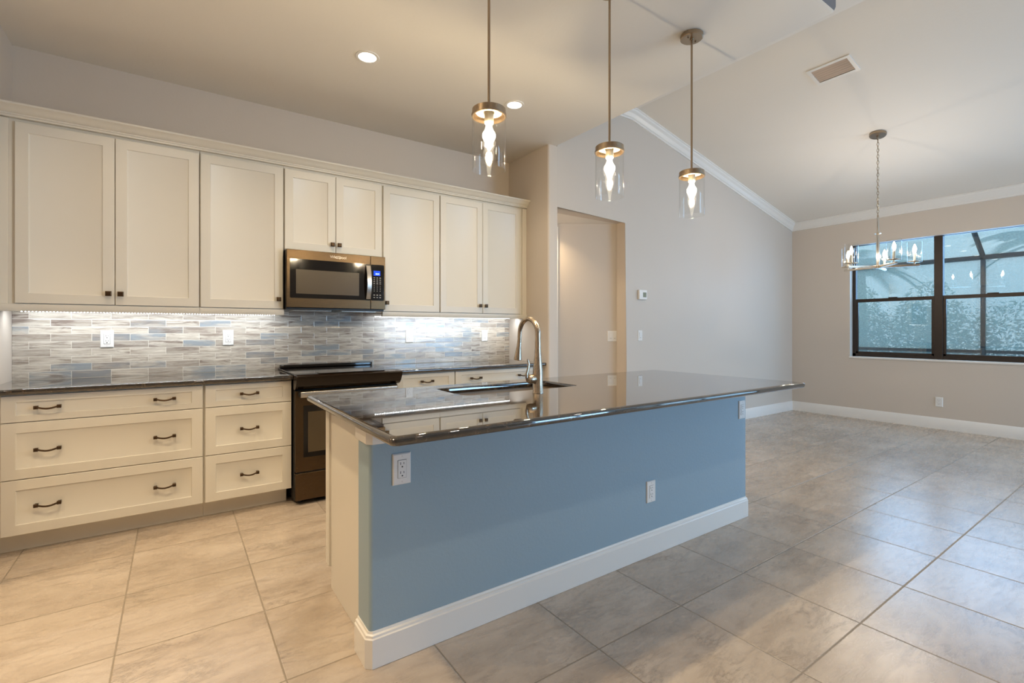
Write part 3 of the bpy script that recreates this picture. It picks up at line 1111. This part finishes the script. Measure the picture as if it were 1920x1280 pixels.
# ================================================================== PENDANTS
def pendant(x, y):
    t_ = thing('pendant_light', '', 'pendant light', (x, y, 2.06), 'glass cylinder pendants over the island')
    MB().lathe([(.004, HC - .001), (.064, HC - .001), (.067, HC - .005), (.067, HC - .022), (.062, HC - .026), (.012, HC - .026), (.010, HC - .036), (.006, HC - .036)], (x, y, 0), 40).build('canopy', M_PNICKEL, t_)
    for s in (-1, 1):
        MB().lathe([(.004, HC - .034), (.004, HC - .0262)], (x + s * .036, y, 0), 10).build('screw', M_PNICKEL, t_)
    MB().lathe([(.0062, 2.206), (.0062, HC - .0362)], (x, y, 0), 16).build('rod', M_PNICKEL, t_)
    MB().lathe([(.0, 2.2065), (.010, 2.2065), (.010, 2.198), (.070, 2.198), (.0735, 2.195), (.0735, 2.176), (.0765, 2.174), (.0765, 2.164), (.0735, 2.162), (.069, 2.162), (.069, 2.188), (.0, 2.188)],
               (x, y, 0), 48, cap0=False, cap1=False).build('cap', M_PNICKEL, t_)
    MB().lathe([(.0, 2.1875), (.058, 2.1875), (.056, 2.182), (.0, 2.182)], (x, y, 0), 32, False, False).build('reflector_plate', M_PORC, t_)
    MB().lathe([(.0, 2.1815), (.021, 2.1815), (.021, 2.140), (.018, 2.134), (.0, 2.134)], (x, y, 0), 24, False, False).build('socket', M_PORC, t_)
    MB().lathe([(.0712, 2.176), (.0712, 1.931), (.0725, 1.929), (.0738, 1.931), (.0738, 2.1755)], (x, y, 0), 56, False, False, close=True).build('glass_shade', M_GLASS, t_)
    bp = [(.0125, 2.1335), (.013, 2.126), (.015, 2.117), (.0185, 2.107)]
    bp += [(.029 * cos(radians(q)), 2.082 + .029 * sin(radians(q))) for q in range(45, -40, -10)]
    bp += [(.0185, 2.054), (.014, 2.042), (.0105, 2.031), (.0075, 2.022), (.003, 2.0165)]
    bl = MB().lathe(bp, (x, y, 0), 32)
    bo = bl.build('bulb', M_BULB, t_, angle=70)
    fl = MB()
    for k in range(6):
        an = k * pi / 3
        fl.tube([(x + .007 * cos(an), y + .007 * sin(an), 2.105), (x + .0095 * cos(an), y + .0095 * sin(an), 2.050)], .0012, 5)
    fl.build('filament', M_FILAMENT, bo)
    point_lamp('pendant_bulb_light', (0, 0, .016), .018, 81, (1.0, .81, .53), t_)
    return t_


pn = pendant(1.123, 1.787)
pn['label'] = 'glass cylinder pendant over the cream-panelled end of the island, largest of the three'
copy_thing(pn, (1.870, 1.787, 2.06), 'middle one of the three glass cylinder pendants over the island')
copy_thing(pn, (2.580, 1.787, 2.06), 'glass cylinder pendant whose round ceiling canopy shows, nearest the dining room')


# ================================================================== DOWNLIGHTS
def downlight(x, y, z, energy, color):
    t_ = thing('recessed_light', '', 'ceiling light', (x, y, z), 'recessed ceiling downlights')
    MB().lathe([(.058, -.0005), (.076, -.0005), (.077, -.003), (.074, -.006), (.060, -.0075), (.057, -.006)], (x, y, z), 40, close=True, cap0=False, cap1=False).build('trim_ring', M_PLATE, t_)
    MB().lathe([(.0, -.0008), (.0575, -.0008), (.0575, -.004), (.0, -.0055)], (x, y, z), 32, False, False).build('lens', M_LENS, t_)
    dlamp = area_lamp('downlight_light', (0, 0, -.012), (0, 0, 0), .11, .11, energy, color, t_, disk=True)
    dlamp.data.spread = radians(120)          # the can cuts the light off sideways
    return t_


dl = downlight(1.036, 3.149, HC, 6.0, (1.0, .80, .56))
dl['label'] = 'round recessed ceiling light above the microwave'
copy_thing(dl, (2.219, 3.149, HC), 'round recessed ceiling light beside the nearest pendant, toward the passage')
g_ = 'downlights of the kitchen ceiling above the frame'
copy_thing(dl, (-.147, 3.149, HC), 'round recessed ceiling light above the left wall cabinets', g_)
kl = downlight(-1.33, 3.05, HC, 16, (1.0, .76, .46))
kl['label'] = 'round recessed light in the kitchen ceiling left of the wall cabinets'
kl['group'] = g_
copy_thing(kl, (-1.33, 1.787, HC), 'round recessed light in the kitchen ceiling left of the island', g_)
copy_thing(kl, (-.15, 1.787, HC), 'round recessed light in the kitchen ceiling before the island end', g_)
hall_fill = downlight(3.26, 4.10, ZO, 5.0, (1.0, .74, .44))  # extra lamp added out of view to warm and brighten the passage wall
hall_fill['label'] = 'added recessed fill light hidden in the low passage ceiling'
hall_fill['group'] = g_
g_ = 'downlights of the high living room ceiling'
ll = downlight(.3, -.55, HV, 6.5, NEUTRAL)
ll['label'] = 'round recessed light in the high living room ceiling'
ll['group'] = g_
for (x, y) in ((2.1, -.55), (3.9, -.55), (.3, -2.8), (2.1, -2.8), (3.9, -2.8), (-1.8, -.55), (-1.8, -2.8)):
    copy_thing(ll, (x, y, HV), 'round recessed light in the high living room ceiling', g_)

# ================================================================== CHANDELIER
HX, HY = 5.935, 1.925
zc = HV - SL * (HX - XK)
ch = thing('chandelier', 'five-arm nickel chandelier with glass cylinder shades in front of the window', 'chandelier', (HX, HY, 1.87))
cn = MB().lathe([(.004, 0), (.070, 0), (.073, -.004), (.073, -.020), (.066, -.026), (.012, -.026), (.010, -.040), (.004, -.040)], (0, 0, 0), 40)
bmesh.ops.rotate(cn.bm, verts=cn.bm.verts[:], cent=(0, 0, 0), matrix=Matrix.Rotation(ang, 3, 'Y'))
bmesh.ops.translate(cn.bm, verts=cn.bm.verts[:], vec=(HX, HY, zc - .001))
cn.build('canopy', M_PNICKEL, ch)
cl = MB()
z = zc - .045
k = 0
while z > 2.41:
    ax = (1, 0, 0) if k % 2 else (0, 1, 0)
    cl.torus((HX, HY, z), .0095, .0024, ax, (0, 0, 1), 12, 5, 2.0)
    z -= .0315
    k += 1
cl.torus((HX, HY, 2.402), .014, .003, (1, 0, 0), (0, 0, 1), 14, 6, 1.0)
cl.build('chain', M_PNICKEL, ch)
cw = MB()
cw.tube([(HX + .006 * sin(i * 1.3), HY + .006 * cos(i * 1.7), 2.40 + (zc - .04 - 2.40) * i / 20) for i in range(21)], .0022, 6)
cw.build('cord', M_PORC, ch)
MB().lathe([(.0, 2.390), (.009, 2.390), (.0105, 2.386), (.0105, 2.236), (.008, 2.234), (.008, 2.230), (.030, 2.229), (.030, 2.222), (.013, 2.221),
            (.0145, 2.218), (.0145, 1.900), (.0, 1.900)], (HX, HY, 0), 28, False, False).build('stem', M_CNICKEL, ch)
MB().box(HX - .024, HX + .024, HY - .024, HY + .024, 1.864, 1.8995).build('hub', M_CNICKEL, ch, bevel=.003)
for k in range(5):
    an = radians(7 + 72 * k)
    d = Vector((cos(an), sin(an), 0))
    n_ = Vector((-d.y, d.x, 0))
    e = Vector((HX, HY, 0)) + d * .295
    am = MB()
    rr = []
    for s, w2, z0, z1 in ((.022, .010, 1.868, 1.894), (.16, .010, 1.868, 1.890), (.335, .0105, 1.868, 1.888)):
        c = Vector((HX, HY, 0)) + d * s
        rr.append([(c.x - n_.x * w2, c.y - n_.y * w2, z0), (c.x + n_.x * w2, c.y + n_.y * w2, z0), (c.x + n_.x * w2, c.y + n_.y * w2, z1), (c.x - n_.x * w2, c.y - n_.y * w2, z1)])
    am.rings(rr)
    ao = am.build('arm', M_CNICKEL, ch, bevel=.0015)
    MB().lathe([(.0, 1.8885), (.008, 1.8885), (.008, 1.906), (.048, 1.908), (.060, 1.913), (.060, 1.917), (.046, 1.914), (.012, 1.913), (.0, 1.913)], (e.x, e.y, 0), 28, False, False).build('bobeche', M_CNICKEL, ao)
    MB().lathe([(.0105, 1.914), (.0105, 2.000), (.007, 2.004)], (e.x, e.y, 0), 16).build('candle_sleeve', M_PORC, ao)
    MB().lathe([(.0565, 1.9185), (.0565, 2.113), (.0578, 2.1145), (.0590, 2.113), (.0590, 1.9185)], (e.x, e.y, 0), 40, False, False, close=True).build('glass_shade', M_GLASS, ao)
    MB().lathe([(.006, 2.0045), (.009, 2.012), (.0155, 2.030), (.0165, 2.042), (.013, 2.060), (.007, 2.078), (.002, 2.090)], (e.x, e.y, 0), 18).build('bulb', M_BULB, ao)
    point_lamp('candle_light', (e.x - HX, e.y - HY, 2.042 - 1.87), .012, 16.5, (1.0, .90, .80), ch)

# ================================================================== CEILING VENT
vt = thing('ceiling_vent', 'white slatted air vent on the sloped ceiling', 'vent', (4.745, 1.87, HV - SL * (4.745 - XK)))
ex, ez = cos(ang), -sin(ang)
nx, nz = -sin(ang), -cos(ang)


def VP(a_, y, d):
    return (4.745 + ex * a_ + nx * d, y, HV - SL * (4.745 - XK) + ez * a_ + nz * d)


def vbox(mb, a0, a1, y0, y1, d0, d1, tilt=0):
    vs = [mb.bm.verts.new(VP(aa + tilt * (1 if dd == d1 else 0), yy, dd)) for dd in (d0, d1) for aa, yy in ((a0, y0), (a1, y0), (a1, y1), (a0, y1))]
    for f_ in ((0, 3, 2, 1), (4, 5, 6, 7), (0, 1, 5, 4), (1, 2, 6, 5), (2, 3, 7, 6), (3, 0, 4, 7)):
        mb.bm.faces.new([vs[i] for i in f_])


f_ = MB()
Y0, Y1, A0 = 1.702, 2.040, .120
for (p_, q_, r_, s__) in ((-A0, -A0 + .028, Y0, Y1), (A0 - .028, A0, Y0, Y1), (-A0 + .028, A0 - .028, Y0, Y0 + .028), (-A0 + .028, A0 - .028, Y1 - .028, Y1)):
    vbox(f_, p_, q_, r_, s__, .0005, .009)
f_.build('frame', M_TRIM, vt)
f_ = MB()
for i in range(6):
    aa = -A0 + .032 + i * .0295
    vbox(f_, aa, aa + .004, Y0 + .029, Y1 - .029, .001, .0095, .0155)
f_.build('louvers', M_LOUVER, vt)
f_ = MB()
vbox(f_, -A0 + .02, A0 - .02, Y0 + .02, Y1 - .02, .0002, .0004)
f_.build('duct_opening', M_SLOT, vt)

# ================================================================== OUTSIDE
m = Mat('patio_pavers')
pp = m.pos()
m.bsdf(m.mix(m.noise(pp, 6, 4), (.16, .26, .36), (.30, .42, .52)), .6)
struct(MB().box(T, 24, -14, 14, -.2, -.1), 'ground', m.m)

m = Mat('leaf_green')
oi = m.n('ShaderNodeObjectInfo')
nz_ = m.noise(m.pos(), 3.0, 3)
m.bsdf(m.ramp(nz_, [(.3, (.035, .09, .05)), (.55, (.09, .19, .10)), (.75, (.20, .32, .18))]), .55)
M_LEAF = m.m
M_POOLBLUE = paint('pool_blue_render', (.10, .30, .52), .5, .3, 30)
M_TRUNK = plain('palm_trunk', (.17, .13, .10), .8)
M_STUCCO = paint('pale_stucco', (.52, .54, .56), .8, .4, 40)

m = Mat('insect_screen')
tr = m.n('ShaderNodeBsdfTransparent')
df = m.n('ShaderNodeBsdfDiffuse')
df.inputs['Color'].default_value = (.66, .80, .80, 1)
mx = m.n('ShaderNodeMixShader')
ns = m.noise(m.scale(m.pos(), (1, 1, 2.0)), 42, 4, .7, .5)
m.l(m.ramp(ns, [(.36, .36), (.68, .64)]), mx.inputs[0])
m.l(tr.outputs[0], mx.inputs[1])
tl = m.n('ShaderNodeBsdfTranslucent')
tl.inputs['Color'].default_value = (.66, .80, .80, 1)
md_ = m.n('ShaderNodeMixShader')
md_.inputs[0].default_value = .5
m.l(df.outputs[0], md_.inputs[1])
m.l(tl.outputs[0], md_.inputs[2])
m.l(md_.outputs[0], mx.inputs[2])
m.l(mx.outputs[0], m.out.inputs['Surface'])
M_SCREEN = m.m

XC = 10.78
cg = thing('screen_enclosure', 'dark aluminium screened pool enclosure outside the dining window', 'screen enclosure', (XC, 2.06, -.1))
for y in (-1.2, 2.062, 5.3):
    MB().box(XC - .03, XC + .05, y - .026, y + .026, -.1, 2.40).build('post', M_CAGE, cg)
    MB().tube([(XC, y, 2.42), (XC - .9, y + .02, 3.05), (T + .3, y + .04, 3.6)], .035, 4).build('rafter', M_CAGE, cg)
MB().box(XC - .03, XC + .05, -5, 9, 2.375, 2.445).build('eave_beam', M_CAGE, cg)
MB().box(XC - .025, XC + .045, -5, 9, .85, .90).build('chair_rail', M_CAGE, cg)
MB().box(XC - .03, XC + .05, -5, 9, -.1, -.04).build('sill_rail', M_CAGE, cg)
rp = [(XC, 2.45), (XC - .9, 3.08), (T + .3, 3.63)]
MB().prism(rp + [(x + .003, z + .004) for x, z in reversed(rp)], 'y', -5, 9).build('roof_mesh', M_SCREEN, cg, smooth=False)
MB().box(XC + .008, XC + .012, -5, 9, -.04, 2.38).build('screen_mesh', M_SCREEN, cg, smooth=False)


def leaf_cloud(mb, rng, c, r, n, size):
    """scattered leaf blades filling an ellipsoid"""
    for _ in range(n):
        while True:
            p = Vector((rng.uniform(-1, 1), rng.uniform(-1, 1), rng.uniform(-1, 1)))
            if .25 < p.length < 1:
                break
        p = Vector((c[0] + p.x * r[0], c[1] + p.y * r[1], c[2] + p.z * r[2]))
        d = Vector((rng.gauss(0, 1), rng.gauss(0, 1), rng.gauss(0, .6))).normalized()
        s = Vector((rng.gauss(0, 1), rng.gauss(0, 1), rng.gauss(0, 1))).cross(d).normalized()
        L = size * rng.uniform(.6, 1.3)
        mb.face([p - d * L, p + s * L * .3, p + d * L, p - s * L * .3])


rng = random.Random(5)
i = 0
for (y, hgt, rad, lab) in ((5.75, 2.3, .55, 'leafy green shrub outside, seen through the window edge by the dining corner'),
                           (4.5, 2.2, .55, 'leafy green shrub outside, seen through the left window unit'),
                           (3.2, 2.1, .6, 'leafy green shrub outside behind the screen post'),
                           (1.2, 1.7, .55, 'low green shrub outside, seen through the right window unit')):
    s = thing('shrub', lab, 'shrub', (12.6, y, -.1), 'shrubs beyond the screen enclosure')
    mb = MB()
    leaf_cloud(mb, rng, (12.6, y, hgt * .52), (.75, rad, hgt * .55), 3000, .05)
    mb.build('foliage', M_LEAF, s, smooth=False)
    MB().tube([(12.6, y, -.1), (12.62, y + .03, hgt * .4), (12.6, y, hgt * .8)], [.05, .04, .015], 8).build('stem', M_TRUNK, s)
for (x, y, zt, lab) in ((16.6, 5.8, 3.1, 'palm tree outside, its fronds in the left upper pane'), (16.6, 1.9, 3.3, 'palm tree outside, its fronds in the right upper pane')):
    s = thing('palm_tree', lab, 'palm tree', (x, y, -.1), 'palms beyond the screen enclosure')
    MB().tube([(x, y, -.1), (x + .05, y, zt * .5), (x, y, zt)], [.16, .12, .10], 10).build('trunk', M_TRUNK, s)
    mb = MB()
    for k in range(22):
        az_ = 2 * pi * k / 22 + rng.uniform(-.15, .15)
        el = rng.uniform(.0, .9)
        for j in range(1, 46):
            q = j / 45 * 1.55
            c = Vector((x + cos(az_) * q * cos(el * .6), y + sin(az_) * q * cos(el * .6), zt + q * sin(el) - .38 * q * q))
            sd = Vector((-sin(az_), cos(az_), 0))
            fw = Vector((cos(az_), sin(az_), -.3))
            L = .42 * (1 - abs(j / 45 - .45))
            for sg in (-1, 1):
                tip = c + sd * sg * L + fw * L * .5 + Vector((0, 0, -.12 * L))
                mb.face([c, c + fw * .035, tip, c - fw * .035])
    mb.build('fronds', M_LEAF, s, smooth=False)
hg = thing('hedge', 'tall green hedge outside behind the shrubs', 'hedge', (14.1, 3.6, -.1))
mb = MB()
for k in range(9):
    leaf_cloud(mb, rng, (14.1, .6 + k * .85, .85), (.38, .75, 1.0), 2200, .05)
mb.build('foliage', M_LEAF, hg, smooth=False)
tag(MB().box(11.25, 11.4, -4, 8.5, -.1, .74).build('garden_wall', M_POOLBLUE, origin=(11.3, 2, -.1)),
    'low blue pool wall outside, just above the window sill line', 'garden wall')
hs_ = thing('neighbour_house', 'pale stucco house outside beyond the screen enclosure', 'house', (21.5, -3.4, -.1))
MB().box(19.5, 24, -7, .2, -.1, 3.1).build('house_wall', M_STUCCO, hs_)
MB().prism([(-7.5, 3.1), (.7, 3.1), (-3.4, 5.0)], 'x', 19.1, 24.4).build('house_roof', plain('grey_roof_tile', (.22, .21, .21), .8), hs_)
